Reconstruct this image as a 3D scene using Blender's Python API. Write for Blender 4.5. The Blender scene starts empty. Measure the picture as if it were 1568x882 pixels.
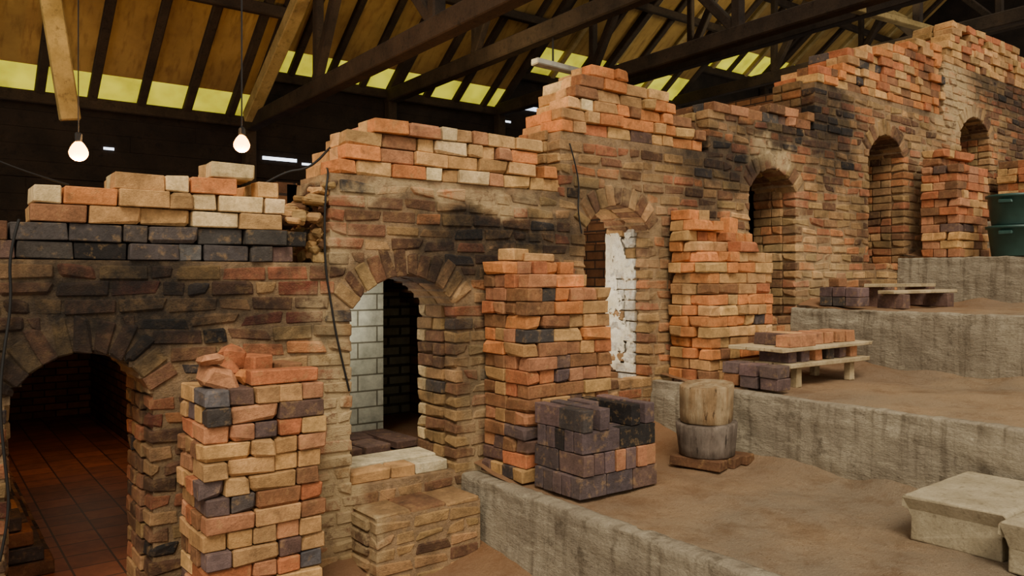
import bpy, bmesh, math, random
from mathutils import Vector, Matrix, noise
random.seed(7)
R = random.random
U = random.uniform
scene = bpy.context.scene

# ------------------------------------------------------------------ materials
def srgb(h):
    h = h.lstrip('#')
    v = [int(h[i:i+2], 16)/255 for i in (0, 2, 4)]
    return tuple((c/12.92 if c <= .04045 else ((c+.055)/1.055)**2.4) for c in v)

class NT:
    def __init__(s, name):
        s.m = bpy.data.materials.new(name); s.m.use_nodes = True
        s.t = s.m.node_tree; s.t.nodes.clear()
        s.out = s.t.nodes.new('ShaderNodeOutputMaterial')
        s.b = s.t.nodes.new('ShaderNodeBsdfPrincipled')
        s.t.links.new(s.b.outputs[0], s.out.inputs[0])
        s.geo = s.t.nodes.new('ShaderNodeNewGeometry')
        s.pos = s.geo.outputs['Position']
    def n(s, k): return s.t.nodes.new('ShaderNode'+k)
    def l(s, a, b): s.t.links.new(a, b)
    def noise(s, scale, detail=4, rough=.55, vec=None, dist=0):
        n = s.n('TexNoise'); n.inputs['Scale'].default_value = scale
        n.inputs['Detail'].default_value = detail; n.inputs['Roughness'].default_value = rough
        n.inputs['Distortion'].default_value = dist
        s.l(vec or s.pos, n.inputs['Vector']); return n.outputs['Fac']
    def mr(s, v, a, b, c, d, smooth=False):
        n = s.n('MapRange'); n.inputs[1].default_value = a; n.inputs[2].default_value = b
        n.inputs[3].default_value = c; n.inputs[4].default_value = d
        if smooth: n.interpolation_type = 'SMOOTHSTEP'
        s.l(v, n.inputs[0]); return n.outputs[0]
    def mix(s, f, a, b, mode='MIX'):
        n = s.n('MixRGB'); n.blend_type = mode
        for i, v in enumerate((f, a, b)):
            if hasattr(v, 'is_linked') or hasattr(v, 'links'): s.l(v, n.inputs[i])
            elif isinstance(v, (int, float)): n.inputs[i].default_value = v if i == 0 else (v, v, v, 1)
            else: n.inputs[i].default_value = (*v, 1)
        return n.outputs[0]
    def sat(s, c, sv, vv=1):
        n = s.n('HueSaturation'); n.inputs['Saturation'].default_value = sv; n.inputs['Value'].default_value = vv
        s.l(c, n.inputs['Color']); return n.outputs[0]
    def math(s, op, a, b=None):
        n = s.n('Math'); n.operation = op
        for i, v in enumerate((a, b)):
            if v is None: continue
            if isinstance(v, (int, float)): n.inputs[i].default_value = v
            else: s.l(v, n.inputs[i])
        return n.outputs[0]
    def vm(s, op, a, b):
        n = s.n('VectorMath'); n.operation = op
        for i, v in enumerate((a, b)):
            if v is None: continue
            if isinstance(v, tuple): n.inputs[i].default_value = v
            else: s.l(v, n.inputs[i])
        return n
    def bump(s, h, strength=.5, dist=.01):
        n = s.n('Bump'); n.inputs['Strength'].default_value = strength
        n.inputs['Distance'].default_value = dist
        s.l(h, n.inputs['Height']); s.l(n.outputs[0], s.b.inputs['Normal'])
    def fin(s, col, rough=.9, spec=.2):
        s.l(col, s.b.inputs['Base Color']) if not isinstance(col, tuple) else setattr(s.b.inputs['Base Color'], 'default_value', (*col, 1))
        s.b.inputs['Roughness'].default_value = rough
        s.b.inputs['Specular IOR Level'].default_value = spec
        return s.m

SOOT = [(.82,-.12,.46,.22,1),(.42,-.34,.40,.18,.85),(1.2,-.22,.40,.10,.8),(1.6,-.28,.22,.06,.5),(.6,.06,1.3,.04,.4),
        (2.98,.27,.55,.13,1),(2.64,.12,.26,.17,.85),(2.6,.40,.5,.05,.3),(3.5,.55,.3,.10,.45),(3.3,.1,.2,.25,.45),
        (5.15,.95,.50,.18,.85),(4.9,.6,.18,.2,.5),(5.9,1.22,.6,.09,.7),(6.75,1.35,.34,.45,.8),(8.3,1.95,.25,.22,.5),
        (10.5,2.25,.8,.22,.75),(11.2,1.6,.7,.8,.45),(4.55,.15,.15,.3,.3),(2.7,-.55,.08,.25,.4),(1.0,-.9,.12,.45,.35),(7.25,.6,.08,.45,.25),(3.05,-.3,.2,.5,.4),(.2,-.8,.1,.8,.45)]
PALE = [(1.86,-1.0,.14,.5,.95),(1.80,-.35,.10,.22,.7),(2.5,.50,.85,.06,.7),(5.75,1.06,.24,.1,.95),(9.15,1.95,.5,.4,.75),
        (2.75,-.9,.08,.6,.4),(1.70,.2,.18,.12,.7),(4.05,.62,.4,.08,.25),(6.6,.0,.3,.3,.4),(8.45,.9,.25,.5,.35),(4.4,.1,.1,.5,.3),(6.2,.3,.1,.6,.25)]
def dist_blob(X, Z, lst):
    v = 0
    for (x, z, rx, rz, s) in lst:
        d = math.hypot((X-x)/rx, (Z-z)/rz)
        v = max(v, s*max(0, min(1, (1.35-d)/.7)))
    return v

def blobs(nt, lst):
    nz = nt.n('TexNoise'); nz.inputs['Scale'].default_value = 3.5; nz.inputs['Detail'].default_value = 6
    nt.l(nt.pos, nz.inputs['Vector'])
    sub = nt.vm('SUBTRACT', nz.outputs['Color'], (.5, .5, .5))
    sc = nt.vm('SCALE', sub.outputs[0], None); sc.inputs['Scale'].default_value = .5
    p = nt.vm('ADD', nt.pos, sc.outputs[0]).outputs[0]
    acc = None
    for (x, z, rx, rz, s) in lst:
        a = nt.vm('SUBTRACT', p, (x, 0, z)).outputs[0]
        b = nt.vm('MULTIPLY', a, (1/rx, 0.3, 1/rz)).outputs[0]
        c = nt.vm('LENGTH', b, None).outputs['Value']
        v = nt.mr(c, .6, 1.6, s, 0, True)
        acc = v if acc is None else nt.math('MAXIMUM', acc, v)
    return acc

def brick_mat(name, wall=False):
    nt = NT(name)
    at = nt.n('Attribute'); at.attribute_name = 'Col'
    c = at.outputs['Color']
    n1 = nt.noise(9, 5); n2 = nt.noise(60, 5, .7); n3 = nt.noise(22, 6, .65)
    c = nt.sat(c, .92 if wall else .96)
    c = nt.mix(1, c, nt.mr(n1, .3, .7, .68, 1.3), 'MULTIPLY')
    c = nt.mix(1, c, nt.mr(n2, .3, .7, .72, 1.25), 'MULTIPLY')
    c = nt.mix(nt.mr(n3, .50 if wall else .54, .72, 0, .65 if wall else .45), c, srgb('#b58f5c'))
    c = nt.mix(nt.mr(nt.noise(15, 6, .7), .56, .70, 0, .6), c, srgb('#36271c'))
    if wall:
        c = nt.mix(nt.mr(nt.noise(2.3, 6, .7), .46, .66, 0, .5), c, srgb('#513a27'))
        so = nt.math('POWER', blobs(nt, SOOT), .7)
        so = nt.math('MULTIPLY', so, nt.mr(nt.noise(10, 7, .72), .34, .56, .72, 1))
        pa = nt.math('MULTIPLY', blobs(nt, PALE), nt.mr(nt.noise(11, 6, .7), .38, .5, .15, .95))
        c = nt.mix(pa, c, srgb('#cdb285'))
        c = nt.mix(nt.math('MULTIPLY', so, .95), c, srgb('#171412'))
    h = nt.math('ADD', nt.noise(35, 8, .7), nt.math('MULTIPLY', nt.noise(140, 5, .7), .5))
    nt.bump(h, .9 if wall else .65, .016 if wall else .010)
    return nt.fin(c, .82, .3)

M_WALL = brick_mat('old_kiln_brickwork', True)
M_BRICK = brick_mat('loose_brick', False)

def simple(name, c1, c2, scale=5, c3=None, rough=.9, bs=.5, bd=.01, bscale=40, spec=.2):
    nt = NT(name)
    c = nt.mix(nt.mr(nt.noise(scale, 6, .6), .35, .65, 0, 1), srgb(c1), srgb(c2))
    if c3: c = nt.mix(nt.mr(nt.noise(scale*4.3, 6, .7), .55, .7, 0, .8), c, srgb(c3))
    c = nt.mix(1, c, nt.mr(nt.noise(scale*16, 4, .7), .3, .7, .8, 1.15), 'MULTIPLY')
    nt.bump(nt.noise(bscale, 8, .7), bs, bd)
    return nt.fin(c, rough, spec)

def concrete_mat():
    nt = NT('rough_concrete')
    c = nt.mix(nt.mr(nt.noise(2.2, 6, .6), .35, .65, 0, 1), srgb('#ada088'), srgb('#918470'))
    mp = nt.vm('MULTIPLY', nt.pos, (3, 9, .7)).outputs[0]
    c = nt.mix(nt.mr(nt.noise(2, 6, .6, mp), .5, .66, 0, .6), c, srgb('#6b5e4d'))
    mp2 = nt.vm('MULTIPLY', nt.pos, (1, 1, 3)).outputs[0]
    c = nt.mix(nt.mr(nt.noise(7, 8, .75, mp2), .56, .66, 0, .55), c, srgb('#c6b99d'))
    c = nt.mix(nt.mr(nt.noise(5, 8, .75), .57, .65, 0, .6), c, srgb('#54483a'))
    c = nt.mix(1, c, nt.mr(nt.noise(70, 5, .7), .3, .7, .8, 1.14), 'MULTIPLY')
    h = nt.math('ADD', nt.noise(9, 8, .7, mp2), nt.math('MULTIPLY', nt.noise(60, 6, .7), .3))
    nt.bump(h, .95, .034)
    return nt.fin(c, .92, .15)
M_CONC = concrete_mat()
def soil_mat():
    nt = NT('dusty_soil')
    c = nt.mix(nt.mr(nt.noise(1.1, 7, .65), .38, .62, 0, 1), srgb('#a98e6e'), srgb('#94826b'))
    c = nt.mix(nt.mr(nt.noise(3, 8, .75), .48, .64, 0, .6), c, srgb('#76583d'))
    c = nt.mix(nt.mr(nt.noise(90, 6, .8), .55, .7, 0, .6), c, srgb('#c4b193'))
    c = nt.mix(nt.mr(nt.noise(60, 6, .8), .57, .66, 0, .6), c, srgb('#503c2b'))
    s = nt.n('SeparateXYZ'); nt.l(nt.pos, s.inputs[0])
    nr = nt.mr(s.outputs[1], -1.5, -.1, 0, .65)
    c = nt.mix(nr, c, srgb('#8c5c38'))
    nt.bump(nt.math('ADD', nt.noise(14, 8, .75), nt.math('MULTIPLY', nt.noise(120, 4, .7), .5)), .9, .028)
    return nt.fin(c, .95, .1)
M_SOIL = soil_mat()
M_DTIM = simple('dark_old_timber', '#241c16', '#352a20', 3, '#120e0b', bscale=20)
M_LTIM = simple('lit_pale_timber', '#978255', '#76633a', 3, '#4c3e26', bscale=25)  # pale timber tone, with light falling on the beams put into the colour
M_BOARD = simple('dark_wall_boards', '#17120e', '#241c16', 3, '#0c0a08', bscale=20)
M_WOOD = simple('weathered_plank', '#c4af8a', '#9c8866', 5, '#6d5b45', bscale=30)
def log_mat(name, c1, c2, c3):
    nt = NT(name)
    tc = nt.n('TexCoord'); mp = nt.vm('MULTIPLY', tc.outputs['Object'], (9, 9, 1.6)).outputs[0]
    c = nt.mix(nt.mr(nt.noise(1.4, 7, .7, mp), .38, .6, 0, 1), srgb(c1), srgb(c2))
    c = nt.mix(nt.mr(nt.noise(2.6, 6, .75, mp), .58, .63, 0, .9), c, srgb(c3))
    c = nt.mix(1, c, nt.mr(nt.noise(14, 5, .7), .3, .7, .7, 1.2), 'MULTIPLY')
    nt.bump(nt.noise(3, 7, .75, mp), .9, .018)
    return nt.fin(c, .85, .2)
M_LOG = log_mat('log_wood', '#b09a78', '#8f7250', '#4e3b2a')
M_LOGG = log_mat('grey_log', '#85776a', '#62554a', '#3a312a')
M_STONE = simple('cast_concrete_coping', '#b3a588', '#988a6e', 6, '#75674f', bscale=45, bd=.016)
M_PLAST = simple('whitewash', '#e6e0cc', '#cfc5a6', 6, '#a3936f', bscale=30, bd=.02)
def roof_mat():
    nt = NT('ochre_roof_sheets')
    c = nt.mix(nt.mr(nt.noise(1.3, 6, .6), .35, .65, 0, 1), srgb('#977a44'), srgb('#745a31'))
    mp = nt.vm('MULTIPLY', nt.pos, (5, 1, 1)).outputs[0]
    c = nt.mix(nt.mr(nt.noise(3, 6, .6, mp), .5, .7, 0, .6), c, srgb('#563b1f'))
    nt.bump(nt.noise(20, 5), .3, .01)
    return nt.fin(c, .85, .2)
M_ROOF = roof_mat()
def glow(name, col, st, base=None):
    nt = NT(name)
    nt.b.inputs['Base Color'].default_value = (*(base or col), 1)
    c = nt.mix(nt.mr(nt.noise(2.5, 4), .35, .65, 0, 1), col, tuple(x*.5 for x in col))
    nt.l(c, nt.b.inputs['Emission Color']); nt.b.inputs['Emission Strength'].default_value = st
    return nt.m
M_GLZ = glow('yellowed_sheet_glow', (.50, .46, .02), 1.4)  # daylight through the roof sheet is put in as emission
M_BULB = glow('hot_bulb', (1, .42, .08), 24)
def plain(name, hexc, rough=.6, spec=.4):
    nt = NT(name)
    c = nt.mix(nt.mr(nt.noise(9, 4), .35, .65, 0, 1), srgb(hexc), tuple(x*.7 for x in srgb(hexc)))
    return nt.fin(c, rough, spec)
M_CABLE = plain('black_cable', '#1b1815')
M_METAL = plain('pale_metal', '#c4bfae')
M_BUCK = plain('dark_green_plastic', '#2f4f47', .45, .5)
def bricktex(name, c1, c2, mort, bw, bh, msz=.012):
    nt = NT(name)
    s = nt.n('SeparateXYZ'); nt.l(nt.pos, s.inputs[0])
    k = nt.n('CombineXYZ'); 
    a = nt.math('ADD', s.outputs[0], s.outputs[1])
    nt.l(a, k.inputs[0]); nt.l(s.outputs[2], k.inputs[1])
    b = nt.n('TexBrick'); nt.l(k.outputs[0], b.inputs['Vector'])
    b.inputs['Scale'].default_value = 1
    b.inputs['Brick Width'].default_value = bw; b.inputs['Row Height'].default_value = bh
    b.inputs['Mortar Size'].default_value = msz
    b.inputs['Color1'].default_value = (*srgb(c1), 1); b.inputs['Color2'].default_value = (*srgb(c2), 1)
    b.inputs['Mortar'].default_value = (*srgb(mort), 1)
    c = nt.mix(1, b.outputs['Color'], nt.mr(nt.noise(12, 6, .7), .3, .7, .65, 1.2), 'MULTIPLY')
    nt.bump(nt.math('SUBTRACT', nt.noise(30, 5), b.outputs['Fac']), .6, .01)
    return nt.fin(c, .9, .2)
M_INNER = bricktex('chamber_brick', '#7b5435', '#573a26', '#33271e', .23, .08, .008)
M_BLOCK = bricktex('pale_block', '#d2d2ba', '#c0c1a8', '#77735f', .3, .115, .006)
M_BLOCK2 = bricktex('grey_green_block', '#98967c', '#7f7c64', '#4c483a', .22, .08)
def tile_mat():
    nt = NT('terracotta_tiles')
    b = nt.n('TexBrick'); nt.l(nt.pos, b.inputs['Vector'])
    b.inputs['Scale'].default_value = 1; b.inputs['Brick Width'].default_value = .23; b.inputs['Row Height'].default_value = .23
    b.offset = 0
    b.inputs['Mortar Size'].default_value = .006
    b.inputs['Color1'].default_value = (*srgb('#985b3a'), 1); b.inputs['Color2'].default_value = (*srgb('#744832'), 1)
    b.inputs['Mortar'].default_value = (*srgb('#3a2a20'), 1)
    c = nt.mix(1, b.outputs['Color'], nt.mr(nt.noise(6, 6, .7), .3, .7, .6, 1.3), 'MULTIPLY')
    return nt.fin(c, .6, .35)
M_TILE = tile_mat()

# ------------------------------------------------------------------ mesh builder
PAL = {
 'orange': '#ca7c3b', 'orange2': '#b3683a', 'tan': '#cb9a5c', 'tan2': '#b68852', 'cream': '#e1c288', 'brown': '#885b38',
 'brown2': '#6b482d', 'purple': '#684e43', 'grey': '#4a423d', 'dark': '#282320', 'pink': '#b67a50', 'sand': '#a9834c', 'red': '#843e22',
 'slate': '#5a5653', 'white': '#e0dac8', 'violet': '#6a5450', 'violet2': '#554745', 'stone': '#c9b892'}
PALL = {k: srgb(v) for k, v in PAL.items()}
def pick(pal):
    ks = list(pal.keys()); k = random.choices(ks, [pal[q] for q in ks])[0]
    c = PALL[k]; f = U(.78, 1.15)
    return (c[0]*f*U(.94, 1.06), c[1]*f, c[2]*f*U(.92, 1.08))

class MB:
    def __init__(s): s.v = []; s.f = []; s.c = []
    def raw(s, vs, fs, col):
        o = len(s.v); s.v += [tuple(v) for v in vs]; s.f += [tuple(o+i for i in f) for f in fs]; s.c += [col]*len(vs)
    def brick(s, c, d, col, rot=None, ch=.006, jit=.003, chip=0.0):
        a = (d[0]/2, d[1]/2, d[2]/2)
        vs = []
        for ci in range(8):
            sg = [(1 if ci >> k & 1 else -1) for k in range(3)]
            j = Vector((U(-jit, jit), U(-jit, jit), U(-jit, jit)))
            r = ch*U(.6, 1.5)
            if chip and R() < chip: r = ch*U(2.5, 5)
            r = min(r, min(a)*.8)
            for k in range(3):
                p = Vector([sg[q]*(a[q] if q == k else a[q]-r) for q in range(3)]) + j
                vs.append(p)
        M = rot or Matrix.Identity(3)
        cc = Vector(c)
        vs = [M @ p + cc for p in vs]
        s.raw(vs, TF, col)
    def make(s, name, mat, parent=None, smooth=False):
        me = bpy.data.meshes.new(name); me.from_pydata(s.v, [], s.f)
        at = me.color_attributes.new('Col', 'FLOAT_COLOR', 'POINT')
        buf = []
        for c in s.c: buf += [c[0], c[1], c[2], 1.0]
        at.data.foreach_set('color', buf)
        me.materials.append(mat)
        if smooth:
            for p in me.polygons: p.use_smooth = True
        o = bpy.data.objects.new(name, me); scene.collection.objects.link(o)
        if parent: o.parent = parent
        return o
TF = []
def _tf():
    def pos(ci, k):
        sg = [(1 if ci >> q & 1 else -1) for q in range(3)]
        return Vector([sg[q]*(1 if q == k else .8) for q in range(3)])
    def add(idx):
        pts = [pos(i//3, i % 3) for i in idx]
        c = sum(pts, Vector())/len(pts)
        n = (pts[1]-pts[0]).cross(pts[2]-pts[1])
        TF.append(tuple(idx) if n.dot(c) > 0 else tuple(reversed(idx)))
    for k in range(3):
        i, j = [q for q in range(3) if q != k]
        for sgn in (0, 1):
            cs = [(sgn << k) | (a << i) | (b << j) for a, b in ((0, 0), (1, 0), (1, 1), (0, 1))]
            add([c*3+k for c in cs])
        for a in (0, 1):
            for b in (0, 1):
                c0 = (a << i) | (b << j); c1 = c0 | (1 << k)
                add([c0*3+i, c0*3+j, c1*3+j, c1*3+i])
    for c in range(8): add([c*3, c*3+1, c*3+2])
_tf()
BOXF = [(0,2,3,1),(4,5,7,6),(0,1,5,4),(2,6,7,3),(0,4,6,2),(1,3,7,5)]
BOXF = [tuple(reversed(f)) for f in BOXF]
def rawbox(mb, x0, x1, y0, y1, z0, z1, col=(.5,.4,.3)):
    vs = [(x, y, z) for x in (x0, x1) for y in (y0, y1) for z in (z0, z1)]
    mb.raw(vs, BOXF, col)
def box(name, x0, x1, y0, y1, z0, z1, mat, parent=None):
    mb = MB(); rawbox(mb, x0, x1, y0, y1, z0, z1); return mb.make(name, mat, parent)
def beam(mb, p0, p1, w, h, col=(.1,.1,.1)):
    p0, p1 = Vector(p0), Vector(p1); d = p1-p0; L = d.length; d.normalize()
    up = Vector((0, 0, 1)) if abs(d.z) < .95 else Vector((0, 1, 0))
    s = d.cross(up).normalized(); u = s.cross(d).normalized()
    M = Matrix((d, s, u)).transposed()
    mb.brick((p0+p1)/2, (L, w, h), col, M, ch=.012, jit=.006)
def empty(name, loc=(0,0,0)):
    e = bpy.data.objects.new(name, None); e.empty_display_size = .1; e.location = loc
    scene.collection.objects.link(e); return e

# ------------------------------------------------------------------ kiln wall
DOORS = [ # x0,x1,spring,crown,sill
 (.33, .885, -.53, -.34, -1.62), (1.935, 2.60, -.17, .01, -1.15), (3.67, 4.28, .34, .51, -.75),
 (5.50, 6.13, .75, .92, -.33), (7.37, 8.03, 1.22, 1.41, .12), (9.33, 10.05, 1.65, 1.83, .62)]
SECT = [(-1.8, 1.78, .08), (1.78, 3.42, .57), (3.42, 4.95, .98), (4.95, 6.42, 1.31), (6.42, 8.9, 1.76), (8.9, 13.0, 2.35)]
TH = .42
RING = .16
def arc(d):
    w = (d[1]-d[0])/2; h = d[3]-d[2]; r = (w*w+h*h)/(2*h); return (d[0]+d[1])/2, d[3]-r, r, math.asin(min(1, w/r))
wall = MB()
mortar = srgb('#a3825a')
IN = .02
brk = {-1.8, 13.0}
for d in DOORS: brk |= {d[0]-IN, d[0], d[1], d[1]+IN}
for s_ in SECT[1:]: brk |= {s_[0]+IN}
brk = sorted(brk)
YM = .005
for p0, p1 in zip(brk, brk[1:]):
    n = max(1, int((p1-p0)/.04))
    for q in range(n):
        x = p0+(p1-p0)*q/n; x2 = p0+(p1-p0)*(q+1)/n; xm = (x+x2)/2
        top = next((s[2] for s in SECT if s[0] <= xm-IN < s[1]), SECT[0][2] if xm < 1 else 2.35)
        door = next((d for d in DOORS if d[0]-IN < xm < d[1]+IN), None)
        if door:
            cx, cz, r, th = arc(door)
            lo2 = cz+math.sqrt(max(0, r*r-(xm-cx)**2))+.014
            rawbox(wall, x, x2, YM, TH, lo2, top, mortar)
            rawbox(wall, x, x2, YM, TH, -1.75, door[4]-.01, mortar)
        else:
            rawbox(wall, x, x2, YM, TH, -1.75, top, mortar)
WP0 = {'sand': 3, 'brown': 4, 'tan2': 2, 'orange2': 2, 'brown2': 3, 'orange': .8, 'dark': .3, 'grey': .5, 'red': .8}
WP1 = {'sand': 4, 'brown': 3, 'tan2': 3, 'orange2': 1.6, 'brown2': 2, 'orange': 1, 'dark': .1, 'grey': .3, 'red': .4}
WP3 = {'orange': 2.4, 'tan': 2.4, 'sand': 3, 'orange2': 1.9, 'brown': 2, 'tan2': 2.6, 'brown2': .8}
SP = {'dark': 2.5, 'grey': 3, 'brown2': 3, 'brown': 1}
def wallcol(X, Z):
    s = dist_blob(X, Z, SOOT)
    if R() < s*.4: return pick(SP)
    return pick(WP0 if X < 1.8 else WP1 if X < 3.4 else WP3)
CH = .0785
z = -1.66; k = 0
while z < 2.35:
    zc = z+CH/2
    iv = []
    for (a, b, t) in SECT:
        if zc+CH/2 <= t+.02:
            if iv and abs(iv[-1][1]-a) < 1e-6: iv[-1][1] = b
            else: iv.append([a, b])
    for d in DOORS:
        cx, cz, r, th = arc(d)
        ro = r+RING
        if zc < d[4]: continue
        if zc < d[2]: a, b = d[0]-.006, d[1]-.006
        elif zc < cz+ro:
            hw = math.sqrt(max(0, ro*ro-(zc-cz)**2)); 
            a, b = cx-hw, cx+hw
            lim = (ro)*math.sin(th)
            a = max(a, cx-lim-.005); b = min(b, cx+lim+.005)
        else: continue
        new = []
        for (p, q) in iv:
            if b <= p or a >= q: new.append([p, q]); continue
            if a > p: new.append([p, a])
            if b < q: new.append([b, q])
        iv = new
    for (p, q) in iv:
        xx = p
        first = True
        while xx < q-.03:
            L = random.choice([.115, .23, .22, .21, .17]) if k % 2 else random.choice([.23, .22, .115, .24])
            if first: L *= random.choice([1, .6]); first = False
            if xx+L > q-.05: L = q-xx
            if L > .26: L = L/2
            gap = U(.009, .018)
            cen = (xx+L/2, .062+U(-.006, .005), zc+U(-.003, .003)+.004*math.sin(xx*2.3+k*.1))
            wall.brick(cen, (L-gap, .13, CH-U(.009, .018)), wallcol(cen[0], zc), Matrix.Rotation(U(-.015, .015), 3, 'Y') @ Matrix.Rotation(U(-.02, .02), 3, 'Z'), ch=.005, jit=.004, chip=.25)
            xx += L
    for d in DOORS:
        if d[4]-.02 < zc < d[2]+.02:
            for side, X in ((-1, d[0]-.035), (1, d[1]+.035)):
                yy = .128
                while yy < TH-.02:
                    L = random.choice([.11, .2]);  L = min(L, TH+.01-yy)
                    col = wallcol(X, zc)
                    if d is DOORS[2] and side > 0 and yy > .12 and R() < .85: col = PALL['white']
                    if d is DOORS[1] and yy > .28: col = PALL['cream']
                    wall.brick((X+U(-.006, .004), yy+L/2, zc), (.09, L-.008, CH-.008), col, ch=.005, jit=.003, chip=.15)
                    yy += L
    for si in range(1, len(SECT)):
        if SECT[si-1][2] < zc < SECT[si][2]:
            yy = .13
            while yy < TH-.02:
                L = random.choice([.11, .2]); L = min(L, TH+.01-yy)
                wall.brick((SECT[si][0]+.035+U(-.005, .005), yy+L/2, zc), (.09, L-.01, CH-.010), wallcol(SECT[si][0], zc), ch=.006, jit=.003)
                yy += L
    z += CH; k += 1
for d in DOORS:
    cx, cz, r, th = arc(d)
    n = max(7, int(round(2*th*(r+.05)/.075)))
    for i in range(n):
        a = -th+(i+.5)*2*th/n
        L = RING*U(.82, 1.1)
        for dep in (0, 1):
            ca = r+L/2
            p = (cx+ca*math.sin(a), .1+dep*.2+(0.0 if dep else U(-.010, -.0)), cz+ca*math.cos(a))
            wall.brick(p, (2*th*(r+.08)/n-.008, .205, L), pick(SP) if R() < .35*dist_blob(p[0], p[2], SOOT) else pick({'sand': 3, 'tan2': 2, 'brown': 2.5, 'brown2': 1.5}),
                       Matrix.Rotation(a+U(-.03, .03), 3, 'Y'), ch=.006, jit=.004, chip=.2)
kiln = empty('brick_kiln')
wall.make('brick_kiln_front', M_WALL, kiln)

# chambers behind the wall
cb = MB()
PART = [-.9, 1.72, 3.36, 5.0, 6.8, 8.7, 10.8]
for i, X in enumerate(PART):
    t = SECT[i][2] if i < 6 else 2.35
    rawbox(cb, X-.06, X+.06, TH, 6.5, -1.7, t-.02)
for i in range(6):
    a, b = PART[i], PART[i+1]
    t = SECT[i][2]
    rawbox(cb, a, b, 6.4, 6.5, -1.7, t-.04)
    d = DOORS[i]; zc0 = d[3]+.02
    n = 10
    for j in range(n):
        u0, u1 = j/n, (j+1)/n
        zz = zc0-.28+.3*math.sin(math.pi*(u0+u1)/2)
        rawbox(cb, a+(b-a)*u0, a+(b-a)*u1, TH, 6.5, zz, max(zz+.05, t-.03))
cb.make('chamber_shell', M_INNER, kiln)
fl = MB()
rawbox(fl, PART[0], PART[1], .0, 6.5, -1.7, -1.60)
fl.make('chamber_tile_floor', M_TILE, kiln)
fl = MB()
for i in range(1, 6): rawbox(fl, PART[i]+.06, PART[i+1]-.06, .3, 6.4, -1.7, DOORS[i][4]+.03)
fl.make('chamber_floor', M_SOIL, kiln)
box('pale_block_screen', 1.79, 2.70, 1.1, 1.25, -1.12, -.02, M_BLOCK, kiln)
box('grey_block_screen', 2.86, 3.29, 1.75, 1.9, -1.12, -.02, M_BLOCK2, kiln)
mb = MB()
for i in range(8):
    mb.brick((1.95+.2*(i % 4)+U(-.02, .02), .62+.25*(i//4), -1.10+U(0, .02)), (.18, .24, .05), pick({'tan2': 2, 'purple': 2, 'stone': 1}), Matrix.Rotation(U(-.1, .1), 3, 'Z'))
mb.brick((2.27, .3, -1.12), (.64, .22, .07), PALL['stone'], ch=.012)
mb.brick((2.07, .115, -1.13), (.25, .13, .07), PALL['tan2'], ch=.01); mb.brick((2.28, .115, -1.13), (.15, .13, .07), PALL['tan2']); mb.brick((2.47, .115, -1.13), (.22, .13, .07), PALL['stone'], ch=.01)
mb.make('paving_slabs', M_BRICK, kiln)
box('whitewashed_screen', 3.42, 4.4, 1.5, 1.6, -.72, .5, M_PLAST, kiln)
def plaster_patch(y0, y1, z0, z1):
    vs = []; fs = []; nx, nz = 36, 200
    for i in range(nx+1):
        for j in range(nz+1):
            y = y0+(y1-y0)*i/nx; zz = z0+(z1-z0)*j/nz
            vs.append((4.265+.008*noise.noise(Vector((0, y*20, zz*20))), y, zz))
    for i in range(nx):
        for j in range(nz):
            u = (i+.5)/nx
            cy, cz = y0+(y1-y0)*u, z0+(z1-z0)*(j+.5)/nz
            v = noise.noise(Vector((3, cy*9, cz*6)))+.35*noise.noise(Vector((3, cy*30, cz*24)))+.2*noise.noise(Vector((3, cy*80, cz*70)))
            if v > -.2+.7*u: continue
            a = i*(nz+1)+j; fs.append((a, a+1, a+nz+2, a+nz+1))
    me = bpy.data.meshes.new('jamb_whitewash'); me.from_pydata(vs, [], fs); me.materials.append(M_PLAST)
    o = bpy.data.objects.new('jamb_whitewash', me); scene.collection.objects.link(o); o.parent = kiln
plaster_patch(.13, .43, -.7, .34)
box('chamber_back_blocking', 5.06, 6.74, .8, .9, -.3, .95, M_INNER, kiln)
box('chamber_back_blocking', 6.86, 8.64, .75, .85, .15, 1.45, M_INNER, kiln)
box('chamber_back_blocking', 8.76, 10.7, .75, .85, .65, 1.85, M_INNER, kiln)
mb = MB()
for r_ in range(5):
    yy = .9
    while yy < 5.5:
        mb.brick((.50-.05*r_, yy+.11, -1.56+r_*.085), (.22, .21, .075), pick({'brown': 1, 'grey': 2, 'tan2': 1}), ch=.006); yy += .225
mb.make('chamber_brick_ledge', M_BRICK, kiln)

# doorway step block
mb = MB()
rawbox(mb, 1.94, 2.60, -.266, .1, -1.62, -1.27, mortar)
for r_ in range(5):
    xx = 1.93
    while xx < 2.58:
        L = random.choice([.12, .2, .23]); L = min(L, 2.61-xx)
        mb.brick((xx+L/2, -.23, -1.62+r_*.074), (L-.01, .085, .064), pick({'sand': 3, 'tan2': 2, 'brown2': 1}), ch=.006, jit=.004, chip=.3); xx += L
    mb.brick((1.965, -.09, -1.62+r_*.074), (.09, .19, .064), pick({'sand': 3, 'tan2': 2, 'brown2': 2}), ch=.008, jit=.004, chip=.3)
for i in range(3):
    mb.brick((2.04+i*.22, -.09, -1.268), (.215, .35, .026), pick({'brown': 2, 'sand': 2}), ch=.008, jit=.005)
mb.make('doorway_step_block', M_WALL, kiln)

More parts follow.
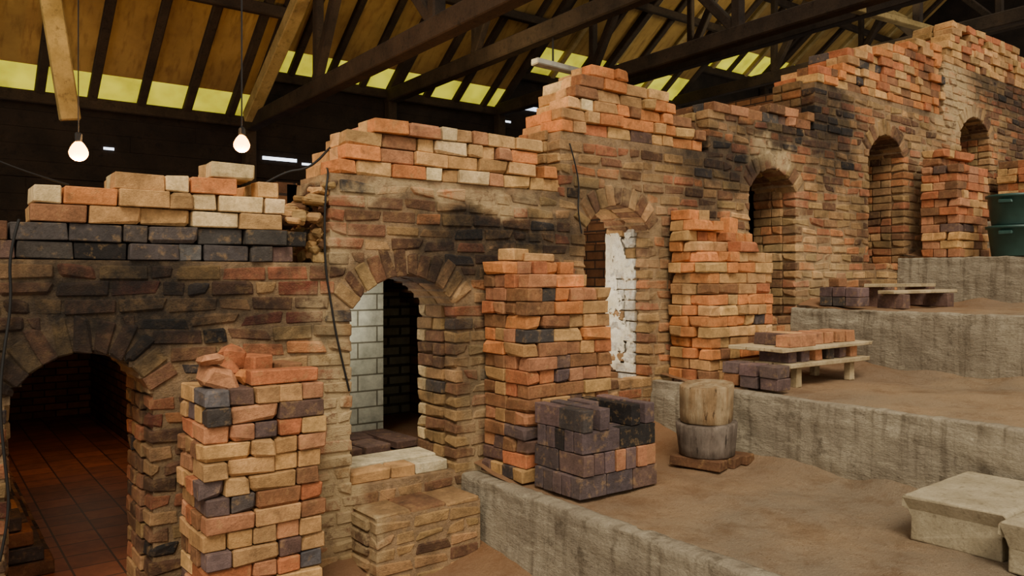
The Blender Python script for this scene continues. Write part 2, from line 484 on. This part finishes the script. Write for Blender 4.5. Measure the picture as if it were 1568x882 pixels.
# ------------------------------------------------------------------ loose piles on top
H = .083
def row(mb, z, x0, x1, pal, y=0., gapp=0., deep=2, hd=.45):
    for dep in range(deep):
        xx = x0+U(-.01, .01)+(.0 if dep == 0 else U(0, .08))
        while xx < x1-.04:
            hdr = R() < hd
            L = .112 if hdr else .222
            if xx+L > x1+.06: L = .112
            if R() >= gapp:
                c = (xx+L/2, y+.112+dep*.225+U(-.022, .018), z+H/2)
                if hdr or dep: mb.brick(c, (L-.006, .22, H-.006), pick(pal), Matrix.Rotation(U(-.05, .05), 3, 'Z') @ Matrix.Rotation(U(-.01, .01), 3, 'Y'), ch=.004, jit=.003, chip=.12)
                else:
                    for q in (0, 1):
                        mb.brick((c[0], c[1]-.056+.112*q, c[2]), (L-.006, .108, H-.006), pick(pal), Matrix.Rotation(U(-.04, .04), 3, 'Z') @ Matrix.Rotation(U(-.012, .012), 3, 'Y'), ch=.004, jit=.003, chip=.12)
            xx += L+U(0, .006)
pA = {'grey': 4, 'slate': 2, 'purple': 1, 'dark': 1.5, 'brown2': .5}
pB = {'tan': 3, 'cream': 2.8, 'orange': 2, 'tan2': 1.8, 'purple': .2, 'brown': .5, 'orange2': .6}
pC = {'tan': 3, 'cream': 1.8, 'orange': 1.8, 'tan2': 2.4, 'purple': .8, 'grey': .7, 'pink': 1.2, 'brown': .8}
pD = {'orange': 3.6, 'orange2': 1.3, 'tan': 3, 'cream': .8, 'brown': 1.2, 'purple': .2, 'tan2': 1.6}
mb = MB()
row(mb, .08, -1.7, 1.60, pA); row(mb, .163, -1.7, 1.66, pA, hd=.25)
row(mb, .246, .40, 1.56, {'cream': 2, 'tan': 2, 'brown': 1.3, 'grey': .8, 'orange2': 1.4}); row(mb, .246, -1.7, .1, pB)
row(mb, .329, .42, 1.56, pB, hd=.15); row(mb, .412, .74, 1.34, pB, hd=.2)
row(mb, .412, 1.40, 1.50, pB); row(mb, .495, 1.17, 1.34, {'tan': 1, 'cream': 1})
mb.make('loose_brick_pile', M_BRICK)
mb = MB()
row(mb, .57, 1.83, 3.26, pC); row(mb, .653, 1.87, 3.24, pC); row(mb, .736, 1.90, 3.22, pC); row(mb, .819, 2.05, 3.24, pC)
row(mb, .57, 3.27, 3.44, pD); row(mb, .653, 3.30, 3.44, pD)
mb.make('loose_brick_pile', M_BRICK)
mb = MB()
for i, (a, b) in enumerate([(3.44, 4.93), (3.46, 4.93), (3.52, 4.80), (3.58, 4.62), (3.62, 4.50), (3.72, 4.1)]):
    row(mb, .98+H*i, a, b, pD, gapp=.03 if i > 3 else 0)
mb.make('loose_brick_pile', M_BRICK)
mb = MB()
pR = {'brown': 3, 'brown2': 2, 'purple': 1, 'pink': 1, 'orange2': 1.4, 'grey': 1}
row(mb, 1.31, 5.0, 6.38, pR)
row(mb, 1.393, 5.75, 6.40, pR, gapp=.3)
mb.make('loose_brick_pile', M_BRICK)
mb = MB()
pE = {'orange': 2.8, 'orange2': 2, 'brown': 2.2, 'tan': 2.2, 'tan2': 2, 'grey': .4}
for i, (a, b) in enumerate([(6.45, 8.86), (6.5, 8.86), (6.9, 8.86), (6.95, 8.86), (7.0, 8.86), (7.35, 8.86), (7.7, 8.86), (8.1, 8.86), (8.3, 8.8)]):
    row(mb, 1.76+H*i, a, b, pE, gapp=.05 if i > 3 else 0)
mb.make('loose_brick_pile', M_BRICK)
mb = MB()
for i, (a, b) in enumerate([(8.94, 12.9), (9.0, 12.9), (9.0, 11.8), (9.05, 11.5), (9.1, 11.1), (9.15, 10.9)]):
    row(mb, 2.35+H*i, a, b, {'tan': 3, 'tan2': 3, 'sand': 2, 'brown': 2, 'orange2': 1.8}, gapp=.04 if i > 3 else 0)
mb.make('loose_brick_pile', M_BRICK)
mb = MB()
for i in range(60):
    X = U(1.725, 1.8)
    s = U(.03, .06)
    mb.brick((X, U(.03, .38), .10+U(0, .28)), (s*1.4, s*1.1, s), pick({'tan2': 2, 'sand': 3, 'brown2': 1, 'grey': .6}),
             Matrix.Rotation(U(0, 3), 3, 'Z') @ Matrix.Rotation(U(-.5, .5), 3, 'X'), ch=.012, jit=.008)
for i in range(16):
    mb.brick((1.60+.014*i, .06+U(-.02, .2), .285+.014*i), (.12, .08, .035), pick({'tan': 2, 'brown2': 1, 'sand': 2}), Matrix.Rotation(U(0, 3), 3, 'Z') @ Matrix.Rotation(U(-.5, .3), 3, 'Y'), ch=.008, jit=.006)
mb.make('brick_rubble', M_BRICK)

# ------------------------------------------------------------------ free standing stacks
def stack(name, x0, x1, y0, y1, z0, z1, pals, topfn=None, lean=0., jit=.014):
    mb = MB(); n = int(round((z1-z0)/.08)); hh = (z1-z0)/n
    for i in range(n):
        zc = z0+hh*(i+.5)
        pal = pals(i/n) if callable(pals) else pals
        xo = U(-jit, jit)
        if i % 2 == 0:
            nr = max(1, int(round((y1-y0)/.112)))
            for r_ in range(nr):
                xx = x0+xo+U(-.01, .01)
                while xx < x1-.05:
                    L = .22 if R() < .75 else .112
                    if xx+L > x1+.04: L = max(.09, x1-xx)
                    yc = y0+(r_+.5)*(y1-y0)/nr
                    if not topfn or zc < topfn(xx+L/2, yc):
                        mb.brick((xx+L/2, yc+U(-.006, .006)-(jit*U(0, 1.5) if r_ == 0 else 0), zc), (L-.006, (y1-y0)/nr-.004, hh-.004), pick(pal),
                             Matrix.Rotation(U(-.04, .04), 3, 'Z'), ch=.0045, jit=.003, chip=.15)
                    xx += L
        else:
            nr = max(1, int(round((y1-y0)/.225)))
            for r_ in range(nr):
                xx = x0+xo
                while xx < x1-.05:
                    L = .112 if R() < .7 else .215
                    if xx+L > x1+.04: L = max(.09, x1-xx)
                    yc = y0+(r_+.5)*(y1-y0)/nr
                    if not topfn or zc < topfn(xx+L/2, yc):
                        mb.brick((xx+L/2, yc+U(-.016, .008), zc), (L-.006, (y1-y0)/nr-.006, hh-.004), pick(pal),
                             Matrix.Rotation(U(-.05, .05), 3, 'Z'), ch=.0045, jit=.003, chip=.15)
                    xx += L
    return mb
s1 = {'tan2': 2.8, 'orange2': 1.4, 'purple': 1.3, 'violet': 1, 'brown': 2, 'pink': 2.2, 'slate': .5, 'grey': .5, 'tan': 1.4, 'white': .12}
mb = stack('brick_stack', 1.01, 1.59, -.42, -.02, -1.62, -.50, s1)
def rock(mb, c, s, col):
    mb.brick(c, s, col, Matrix.Rotation(U(0, 3), 3, 'Z') @ Matrix.Rotation(U(-.3, .3), 3, 'X'), ch=.02, jit=.02)
rock(mb, (1.12, -.28, -.45), (.16, .15, .1), PALL['pink']); rock(mb, (1.09, -.30, -.375), (.12, .1, .06), PALL['pink'])
rock(mb, (1.27, -.24, -.46), (.1, .12, .07), PALL['orange']); rock(mb, (1.2, -.15, -.44), (.09, .1, .09), PALL['orange2'])
rock(mb, (1.24, -.12, -.40), (.12, .1, .12), PALL['orange2'])
mb.brick((1.40, -.34, -.465), (.32, .1, .065), PALL['orange2'], Matrix.Rotation(-.05, 3, 'Z'), ch=.006)
mb.brick((1.33, -.13, -.44), (.12, .16, .12), PALL['orange2'], Matrix.Rotation(.4, 3, 'Z'), ch=.006)
mb.brick((1.48, -.14, -.46), (.11, .2, .075), PALL['brown'], Matrix.Rotation(.1, 3, 'Z'), ch=.006)
mb.make('brick_stack', M_BRICK)

def p2(t):
    if t > .55: return {'pink': 3, 'orange2': 1.6, 'tan2': 2.8, 'orange': 1.8, 'brown': 1.2, 'grey': .4}
    return {'brown': 2.4, 'orange2': 1.6, 'pink': 2.2, 'purple': 1, 'violet': .4, 'tan2': 2.2, 'grey': .5}
mb = stack('brick_stack', 2.79, 3.47, -.45, -.02, -1.18, .10, p2, topfn=lambda x, y: .1 if (y > -.3 and x < 3.4) else (.03 if x < 3.1 else -.03))
mb.brick((2.95, -.12, .14), (.22, .11, .075), PALL['tan'], Matrix.Rotation(.5, 3, 'Z')); mb.brick((3.1, -.16, .125), (.2, .11, .05), PALL['tan2'], Matrix.Rotation(-.3, 3, 'Z'))
mb.make('brick_stack', M_BRICK)

mb = stack('brick_stack', 4.47, 5.2, -.40, -.03, -.74, .50, {'orange': 4.6, 'orange2': 1.2, 'tan': 3, 'tan2': 1.8, 'brown': .9, 'grey': .2},
    topfn=lambda x, y: (.50 if x < 4.68 and y > -.25 else .42 if x < 4.85 and y > -.25 else .30 if x < 4.95 else (.38 if y > -.2 else .22)) - (.12 if y < -.25 and x < 4.8 else 0), jit=.018)
mb.brick((5.0, -.16, .36), (.1, .1, .2), PALL['orange'], Matrix.Rotation(.12, 3, 'Y'))
mb.make('brick_stack', M_BRICK)

mb = stack('brick_stack', 8.05, 8.72, -.52, -.16, .2, 1.27, {'orange2': 2, 'pink': 2, 'tan': 2.8, 'brown': 1.6, 'purple': .6}, topfn=lambda x, y: 1.27 if y > -.35 else 1.12)
mb.make('brick_stack', M_BRICK)
mb = stack('brick_stack', 9.95, 10.9, -.55, -.12, .65, 1.33, {'tan': 2, 'orange2': 2, 'brown': 1})
mb.make('brick_stack', M_BRICK)

mb = MB(); hh = .118
dk = {'grey': 1.6, 'violet': 3, 'violet2': 3, 'dark': .6}
mx = {'violet': 2, 'pink': 1.8, 'purple': 2}
X0, X1, Y0, Y1, Z0 = 2.80, 3.40, -.90, -.50, -1.18
for r_ in range(4):
    zc = Z0+hh*(r_+.5)
    if r_ in (0, 2):
        for rr in range(5):
            xx = X0+(0 if r_ == 0 else .02)
            yc = Y0+.04+rr*.078
            for q in range(3 if r_ == 0 else 2):
                L = .20 if r_ == 0 else .28
                mb.brick((xx+L/2, yc, zc), (L-.006, .072, hh-.004), pick(dk if q < 2 else mx), Matrix.Rotation(U(-.02, .02), 3, 'Z'), ch=.003, jit=.002); xx += L
    else:
        for col in range(7 if r_ == 1 else 5):
            xx = X0+.02+col*(.081 if r_ == 1 else .118)
            for q in range(2):
                if r_ == 3 and q == 0 and col in (2,): continue
                mb.brick((xx+.04, Y0+.11+q*.21+U(-.006, .006) - .01, zc), (.072, .205 , hh-.004), pick(mx if (r_ == 1 and q == 0) else dk), Matrix.Rotation(U(-.03, .03), 3, 'Z'), ch=.003, jit=.002)
mb.make('engineering_brick_stack', M_BRICK)

# ------------------------------------------------------------------ terraces
TER = [(2.64, -1.18), (4.30, -.74), (6.06, -.257), (7.90, .20), (9.80, .65), (11.7, 1.1)]
YN = -6.5
def gridmesh(name, nx, ny, fn, mat):
    vs = [fn(i/nx, j/ny) for i in range(nx+1) for j in range(ny+1)]
    fs = [(i*(ny+1)+j, (i+1)*(ny+1)+j, (i+1)*(ny+1)+j+1, i*(ny+1)+j+1) for i in range(nx) for j in range(ny)]
    me = bpy.data.meshes.new(name); me.from_pydata(vs, [], fs); me.materials.append(mat)
    for p in me.polygons: p.use_smooth = True
    o = bpy.data.objects.new(name, me); scene.collection.objects.link(o); return o
def soil(name, x0, x1, z, nx, ny, y0=YN, y1=.03):
    def fn(u, v):
        x = x0+(x1-x0)*u; y = y0+(y1-y0)*v
        h = .020*noise.noise(Vector((x*1.5, y*1.5, z)))+.011*noise.noise(Vector((x*6, y*6, z)))+.004*noise.noise(Vector((x*20, y*20, z)))
        h += .10*max(0, (y+.4)/.4)**1.5*(0.3+1.2*abs(noise.noise(Vector((x*2.2, 0, z)))))
        h += .10*max(0, (x-(x1-.4))/.4)**1.5*(.4+1.2*abs(noise.noise(Vector((x, y*2, z)))))
        return (x, y, z-.012+h)
    return gridmesh(name, nx, ny, fn, M_SOIL)
soil('floor', -3, TER[0][0]+.02, -1.62, 60, 70)
for i, (tx, tz) in enumerate(TER):
    nxt = TER[i+1][0] if i < 5 else 18
    soil('terrace_ground', tx+.1, nxt+.02, tz, 90, 200)
    low = (TER[i-1][1] if i else -1.62)-.1
    prof = []
    hgt = tz-low
    nseg = 18
    for s in range(nseg+1): prof.append((0, low+(hgt-.015)*s/nseg))
    prof += [(.006, tz-.006), (.02, tz), (.06, tz+.002), (.10, tz), (.125, tz-.004), (.14, tz-.03), (.14, low)]
    ny = 360; npf = len(prof)-1
    def fn(u, v, prof=prof, npf=npf, tx=tx, tz=tz):
        px, pz = prof[int(round(u*npf))]
        y = YN+(-.006-YN)*v
        top = pz > tz-.08
        nn = noise.noise(Vector((tx*3, y*4, pz*6)))*.016+noise.noise(Vector((tx, y*13, pz*16)))*.008
        ed = -abs(noise.noise(Vector((tx, y*3.1, 3))))*.028-abs(noise.noise(Vector((tx, y*14, 3))))*.014 if top else 0
        if .0 < px < .13: nn = 0
        return (tx+px+(nn if px < .02 else 0)+(abs(ed)*.9 if px < .01 and top else 0), y, pz+(ed*.7 if top else 0))
    gridmesh('concrete_retaining_wall', npf, ny, fn, M_CONC)

# ------------------------------------------------------------------ log stool
stool = empty('log_stool', (4.0, -.76, -1.18))
def cyl(name, r0, r1, z0, z1, mat, parent, nz=.02, seg=48, seed=1):
    bm = bmesh.new(); rings = []
    zs = [z0, z0+.008, z0+(z1-z0)*.3, z0+(z1-z0)*.6, z1-.010, z1]
    for q, zz in enumerate(zs):
        t = (zz-z0)/(z1-z0); rr = r0+(r1-r0)*t-(.008 if q in (0, 5) else 0)
        ring = []
        for i in range(seg):
            a = 2*math.pi*i/seg
            f = rr*(1+nz*noise.noise(Vector((math.cos(a)*2, math.sin(a)*2, seed+t*.6)))*2+nz*.5*noise.noise(Vector((math.cos(a)*8, math.sin(a)*8, seed))))
            ring.append(bm.verts.new((f*math.cos(a), f*math.sin(a), zz+.012*math.cos(a)*t)))
        rings.append(ring)
    for a, b in zip(rings, rings[1:]):
        for i in range(seg):
            f = bm.faces.new((a[i], a[(i+1) % seg], b[(i+1) % seg], b[i])); f.smooth = True
    bm.faces.new(rings[-1]); bm.faces.new(list(reversed(rings[0])))
    me = bpy.data.meshes.new(name); bm.to_mesh(me); bm.free(); me.materials.append(mat)
    o = bpy.data.objects.new(name, me); scene.collection.objects.link(o); o.parent = parent; return o
cyl('lower_log', .17, .19, .065, .275, M_LOGG, stool, .03, seed=4)
cyl('upper_log', .16, .168, .270, .51, M_LOG, stool, .04, seed=9)
mb = MB()
for i in range(3): mb.brick((-.13+.13*i+.03, -.02, .033), (.12, .34, .06), PALL['brown2'], Matrix.Rotation(.25, 3, 'Z'), ch=.006)
mb.make('base_bricks', M_BRICK, stool)

# ------------------------------------------------------------------ plank bench
bench = empty('plank_bench')
mb = MB()
bz = -.74
for x in (4.82, 5.5): 
    for y in (-.86, -.58): mb.brick((x, y, bz+.06), (.06, .05, .14), PALL['tan'], ch=.004)
for y in (-.86, -.71, -.565):
    mb.brick((5.16, y, bz+.145), (1.0, .14, .028), PALL['tan'], ch=.003)
    mb.brick((5.13, y, bz+.255), (1.14+U(-.03, .03), .14, .026), PALL['tan'], ch=.003)
mb.make('planks', M_WOOD, bench)
mb = MB()
for i in range(6): mb.brick((4.76+i*.155, -.76, bz+.2), (.09, .24, .078), pick({'pink': 2, 'grey': 1, 'violet': 2}), Matrix.Rotation(U(-.05, .05), 3, 'Z'), ch=.004)
mb.brick((4.84, -.85, bz+.31), (.30, .12, .08), PALL['pink'], ch=.004)
for i in range(6): mb.brick((4.84+i*.14, -.66 if i < 2 else -.74, bz+.31), (.115, .22, .08), pick({'pink': 3, 'tan': 1.5, 'purple': .6}), Matrix.Rotation(U(-.05, .05), 3, 'Z'), ch=.004)
mb.make('bench_bricks', M_BRICK, bench)
mb = MB()
for (x, y, n) in [(4.53, -.60, 2), (4.50, -.76, 2), (4.50, -.92, 2)]:
    for r_ in range(n): mb.brick((x-.01*r_, y, bz+.045+.08*r_), (.15, .13, .076), pick({'violet': 2, 'grey': .6, 'pink': 1, 'brown': 1}), Matrix.Rotation(U(-.06, .06), 3, 'Z'), ch=.004)
mb.make('spare_brick_heap', M_BRICK)
bench2 = empty('low_plank_bench')
mb = MB(); bz = -.257
mb.brick((7.02, -.64, bz+.135), (1.15, .14, .03), PALL['tan'], ch=.003); mb.brick((7.22, -.38, bz+.19), (1.0, .16, .03), PALL['tan'], ch=.003)
mb.make('planks', M_WOOD, bench2)
mb = MB()
for x in (6.6, 7.4):
    mb.brick((x, -.63, bz+.058), (.12, .22, .12), PALL['purple'], ch=.004)
for x in (6.85, 7.6):
    mb.brick((x, -.37, bz+.085), (.12, .22, .175), PALL['purple'], ch=.004)
mb.make('brick_supports', M_BRICK, bench2)
mb = MB()
for i in range(3):
    for r_ in range(2): mb.brick((6.30, -.24-i*.118, bz+.055+.082*r_), (.18, .11, .078), pick({'grey': 1, 'violet': 2, 'brown': 1, 'slate': 1}), ch=.004) 
mb.brick((6.3, -.3, bz+.215), (.12, .1, .075), PALL['brown'], ch=.005)
mb.make('spare_brick_heap', M_BRICK)

# ------------------------------------------------------------------ tubs
def bucket(z, r, name):
    e = empty(name, (8.30, -.93, z))
    bm = bmesh.new(); seg = 40
    pr = [(0, 0), (r*.82, 0), (r*.84, .01), (r*.97, .26), (r*1.05, .262), (r*1.06, .285), (r*.99, .29), (r*.95, .27), (r*.8, .03), (0, .03)]
    rings = []
    for (q, zz) in pr:
        rings.append([bm.verts.new((q*math.cos(2*math.pi*i/seg), q*math.sin(2*math.pi*i/seg), zz)) for i in range(seg)] if q > 0 else None)
    for a, b in zip(rings[1:], rings[2:-1]):
        for i in range(seg): bm.faces.new((a[i], a[(i+1) % seg], b[(i+1) % seg], b[i]))
    bm.faces.new(list(reversed(rings[1]))); bm.faces.new(rings[-2])
    me = bpy.data.meshes.new('tub_body'); bm.to_mesh(me); bm.free(); me.materials.append(M_BUCK)
    for p in me.polygons: p.use_smooth = len(p.vertices) == 4
    o = bpy.data.objects.new('tub_body', me); scene.collection.objects.link(o); o.parent = e
    mbh = MB()
    for sx in (-1, 1): mbh.brick((sx*(r*1.0), -.0, .22), (.03, .12, .035), (.03, .06, .05), ch=.006)
    mbh.make('tub_handles', M_BUCK, e)
bucket(.2, .24, 'plastic_tub'); bucket(.2+.292, .24, 'plastic_tub')

# ------------------------------------------------------------------ coping blocks
def coping(x0, x1, yc, rotz):
    prof = [(-.19, 0), (.19, 0), (.185, .10), (.20, .135), (.215, .145), (.215, .195), (.20, .21), (-.20, .21), (-.215, .195), (-.215, .145), (-.20, .135), (-.185, .10)]
    bm = bmesh.new(); L = x1-x0; rings = []
    n = 12
    for s in range(n+1):
        xx = -L/2+L*s/n
        rings.append([bm.verts.new((xx+(-.03 if s == 0 else .03 if s == n else 0)*(1 if z > .14 else 0)+U(-.004, .004)*(s in (0, n)), y+U(-.003, .003), z)) for (y, z) in prof])
    m = len(prof)
    for a, b in zip(rings, rings[1:]):
        for i in range(m): bm.faces.new((a[i], b[i], b[(i+1) % m], a[(i+1) % m]))
    bm.faces.new(rings[0]); bm.faces.new(list(reversed(rings[-1])))
    bmesh.ops.recalc_face_normals(bm, faces=bm.faces)
    me = bpy.data.meshes.new('concrete_coping_block'); bm.to_mesh(me); bm.free(); me.materials.append(M_STONE)
    o = bpy.data.objects.new('concrete_coping_block', me); scene.collection.objects.link(o)
    o.location = ((x0+x1)/2, yc, -1.185); o.rotation_euler = (0, 0, rotz)
    b = o.modifiers.new('b', 'BEVEL'); b.width = .008; b.segments = 2; b.limit_method = 'ANGLE'
coping(3.60, 4.22, -2.42, .03); coping(3.50, 4.2, -2.87, -.02)

# ------------------------------------------------------------------ cables
def cable(pts, r=.006, name='hanging_cable'):
    cu = bpy.data.curves.new(name, 'CURVE'); cu.dimensions = '3D'; cu.bevel_depth = r
    sp = cu.splines.new('NURBS'); sp.points.add(len(pts)-1); sp.use_endpoint_u = True; sp.order_u = 3
    for p, q in zip(sp.points, pts): p.co = (*q, 1)
    cu.materials.append(M_CABLE)
    o = bpy.data.objects.new(name, cu); scene.collection.objects.link(o)
cable([(1.86, .2, .62), (1.80, .02, .6), (1.76, -.02, .45), (1.755, -.02, .27), (1.76, -.02, .05), (1.79, -.02, -.12), (1.82, -.02, -.3), (1.87, -.02, -.5), (1.90, -.02, -.62)])
cable([(.36, -.04, .25), (.32, -.04, .1), (.335, -.03, -.1), (.30, -.03, -.35), (.29, -.03, -.55), (.31, -.03, -.8), (.33, -.03, -1.0), (.29, -.03, -1.2)])
cable([(3.5, -.02, .9), (3.55, -.03, .75), (3.58, -.03, .6), (3.56, -.03, .45), (3.60, -.03, .3)], .005)
cable([(-.4, .3, .5), (.1, .2, .62), (.35, .25, .50), (.6, .35, .45)], .005)
cable([(1.45, .3, .45), (1.6, .2, .58), (1.75, .15, .60), (1.95, .25, .80), (2.2, .5, .9)], .007)

# ------------------------------------------------------------------ shed
SL = .75; YB = 7.0; YR = -1.2
BAY = [(-5, 3.7, 2.2), (3.7, 8.0, 2.89), (8.0, 12.5, 3.6), (12.5, 19, 4.5)]
bk = MB(); 
for (a, b, ez) in BAY:
    z = -1.8
    while z < ez+.1:
        hb = .2
        xx = a
        while xx < b:
            L = min(U(1.5, 3), b-xx)
            g = .003 if R() < .98 else .01
            rawbox(bk, xx, xx+L-.002, YB+U(0, .015), YB+.04, z+g, z+hb)
            xx += L
        z += hb
bk.make('wall_back', M_BOARD)
box('wall_back_battens', -5, 19, YB+.05, YB+.08, -1.8, 2.2, M_BOARD)
M_DAY = glow('daylight_slit', (.75, .85, 1), 4)
sl = MB()
for (a, b, z, h) in [(3.92, 4.42, 1.67, .045), (4.5, 5.0, 1.64, .03), (8.15, 8.9, 2.97, .07), (1.9, 2.02, 1.61, .03), (.47,.60,1.62,.03), (8.0,8.3,2.7,.03)]:
    rawbox(sl, a, b, YB-.012, YB-.004, z, z+h)
sl.make('glowing_gap_strips', M_DAY)  # emissive strips on the boards stand in for daylight through gaps
box('wall_right', 19, 19.1, -3, YB, -1.8, 11, M_BOARD)
rf = MB(); gz = MB(); raf = MB(); rafl = MB(); ris = MB()
def zr(ez, y): return ez+(YB-y)*SL
def slab(mb, a, b, y0, y1, ez, t=.03, off=0):
    vs = []
    for x in (a, b):
        for (y, z) in ((y0, zr(ez, y0)+off), (y0, zr(ez, y0)+t+off), (y1, zr(ez, y1)+off), (y1, zr(ez, y1)+t+off)): vs.append((x, y, z))
    mb.raw(vs, [(0,1,3,2),(4,6,7,5),(0,4,5,1),(2,3,7,6),(0,2,6,4),(1,5,7,3)], (.5,.4,.2))
for bi, (a, b, ez) in enumerate(BAY):
    g = .36 if bi < 2 else .5
    slab(gz, a, b, YB, YB-g, ez)
    slab(rf, a, b, YB-g, YR, ez)
    x = a+.04; i = 0
    while x < b:
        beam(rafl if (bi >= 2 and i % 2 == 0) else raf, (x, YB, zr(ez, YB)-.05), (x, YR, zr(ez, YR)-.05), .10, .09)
        x += .56; i += 1
    for y in (5.4, 4.0, 2.6, 1.2):
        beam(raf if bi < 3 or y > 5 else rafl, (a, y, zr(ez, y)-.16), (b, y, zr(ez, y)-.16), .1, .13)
    beam(raf, (a, YB-.06, ez-.05), (b, YB-.06, ez-.05), .12, .14)
    if bi:
        ez0 = BAY[bi-1][2]
        vs = [(a, YB, ez0), (a, YB, ez+.03), (a, YR, zr(ez, YR)+.03), (a, YR, zr(ez0, YR))]
        ris.raw(vs, [(0, 1, 2, 3)], (.1,.1,.1))
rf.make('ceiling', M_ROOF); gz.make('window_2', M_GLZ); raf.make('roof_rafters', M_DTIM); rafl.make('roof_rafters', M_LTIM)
ris.make('ceiling_step_boards', M_BOARD)
for (x, ez) in [(-1.2, 2.2), (3.7, 2.2), (5.9, 2.89), (8.0, 2.95), (10.2, 3.6), (12.5, 3.7), (15.5, 4.5)]:
    t = MB()
    beam(t, (x, YB, ez-.08), (x, YR, ez+.05), .16, .2)
    beam(t, (x, YB, ez-.02), (x, YR, zr(ez, YR)-.22), .13, .17)
    beam(t, (x+.02, 4.6, ez), (x+.02, 4.6, zr(ez, 4.6)-.2), .1, .1)
    beam(t, (x, 4.6, ez+.05), (x, 2.9, zr(ez, 2.9)-.25), .1, .12)
    beam(t, (x, 2.0, ez), (x, 2.0, zr(ez, 2.0)-.2), .12, .12)
    beam(t, (x, 2.0, ez+.05), (x, 3.9, zr(ez, 3.9)-.25), .1, .12)
    beam(t, (x, 6.90, -1.6), (x, 6.90, ez), .15, .15)
    t.make('roof_truss', M_DTIM)
t = MB()
beam(t, (1.26, 5.0, 1.58), (.96, 5.0, 3.6), .19, .12)
beam(t, (3.60, 6.6, 2.15), (3.55, 4.0, 3.62), .16, .16)
beam(t, (7.0, 3.0, 4.2), (15, 3.5, 4.9), .09, .09)
beam(t, (10.5, 2.0, 4.0), (15.4, 2.5, 4.2), .09, .09)
beam(t, (8.0, 1.5, 3.4), (15.4, 1.8, 4.0), .10, .09)
t.make('roof_brace', M_LTIM)
fx = MB(); beam(fx, (5.62, 3, 2.46), (6.56, 3, 2.44), .13, .07); 
fo = fx.make('strip_light', M_METAL)
hg = MB(); beam(hg, (5.9, 3, 2.47), (5.9, 3, 2.86), .02, .02); hg.make('hanger', M_CABLE, fo)

for (x, y, z) in [(.886, 2, .845), (1.98, 2, 1.008)]:
    e = empty('pendant_lamp', (x, y, z))
    bpy.ops.mesh.primitive_uv_sphere_add(segments=24, ring_count=16, radius=.06)
    o = bpy.context.object; o.name = 'bulb'; o.data.materials.append(M_BULB); o.parent = e
    for p in o.data.polygons: p.use_smooth = True
    for v in o.data.vertices:
        if v.co.z > 0: v.co.x *= 1-.3*v.co.z/.06; v.co.y *= 1-.3*v.co.z/.06; v.co.z *= 1.3
    c = MB(); c.brick((0, 0, .098), (.045, .045, .07), (.02,.02,.02), ch=.01); beam(c, (0, 0, .1), (0, 0, zr(2.2, y)-z-.1), .008, .008)
    c.make('socket_and_cord', M_CABLE, e)
    L = bpy.data.lights.new('lamp_light', 'POINT'); L.energy = 120; L.color = (1, .55, .22); L.shadow_soft_size = .08
    lo = bpy.data.objects.new('lamp_light', L); scene.collection.objects.link(lo); lo.parent = e; lo.location = (0, -.0, -.14)

def light(name, kind, loc, energy, col, size=.3, rot=None):
    L = bpy.data.lights.new(name, kind); L.energy = energy; L.color = col
    if kind == 'AREA': L.size = size
    elif kind != 'SUN': L.shadow_soft_size = size
    o = bpy.data.objects.new(name, L); scene.collection.objects.link(o); o.location = loc
    if rot: o.rotation_euler = rot
    return o
light('chamber_fill_light', 'POINT', (3.55, .75, .0), 34, (1, .93, .78), .1)  # unseen point lights added to brighten the chamber interiors
light('chamber_fill_light', 'POINT', (2.2, .75, -.2), 9, (1, .95, .85), .1)
light('chamber_fill_light', 'POINT', (1.2, 3.5, -.6), 10, (1, .62, .38), .1)
light('chamber_fill_light', 'POINT', (.50, .75, -.75), 5, (1, .42, .12), .08)
light('roof_fill_light', 'POINT', (5, 3.5, 2.6), 60, (1, .75, .36), .3)  # unseen point lights added to warm the upper wall and roof
light('roof_fill_light', 'POINT', (11, 3.0, 4.2), 150, (1, .86, .5), .4)
light('roof_fill_light', 'POINT', (.5, 4.2, 2.4), 45, (1, .75, .36), .3)
sun = light('sun', 'SUN', (0, -5, 8), 2.7, (1, .91, .74), rot=None)
sun.data.angle = math.radians(24)
sun.rotation_euler = Vector((.42, .58, -.85)).to_track_quat('-Z', 'Y').to_euler()

w = bpy.data.worlds.new('World'); scene.world = w; w.use_nodes = True
w.node_tree.nodes['Background'].inputs[0].default_value = (1, .93, .81, 1)
w.node_tree.nodes['Background'].inputs[1].default_value = .95

cam = bpy.data.cameras.new('Camera'); co = bpy.data.objects.new('Camera', cam); scene.collection.objects.link(co)
co.location = (0, -4, 0); co.rotation_euler = (math.pi/2, 0, -math.atan2(.604, .797))
cam.sensor_width = 36; cam.lens = 36*1234/1600; cam.shift_y = -.01; cam.clip_end = 200
scene.camera = co
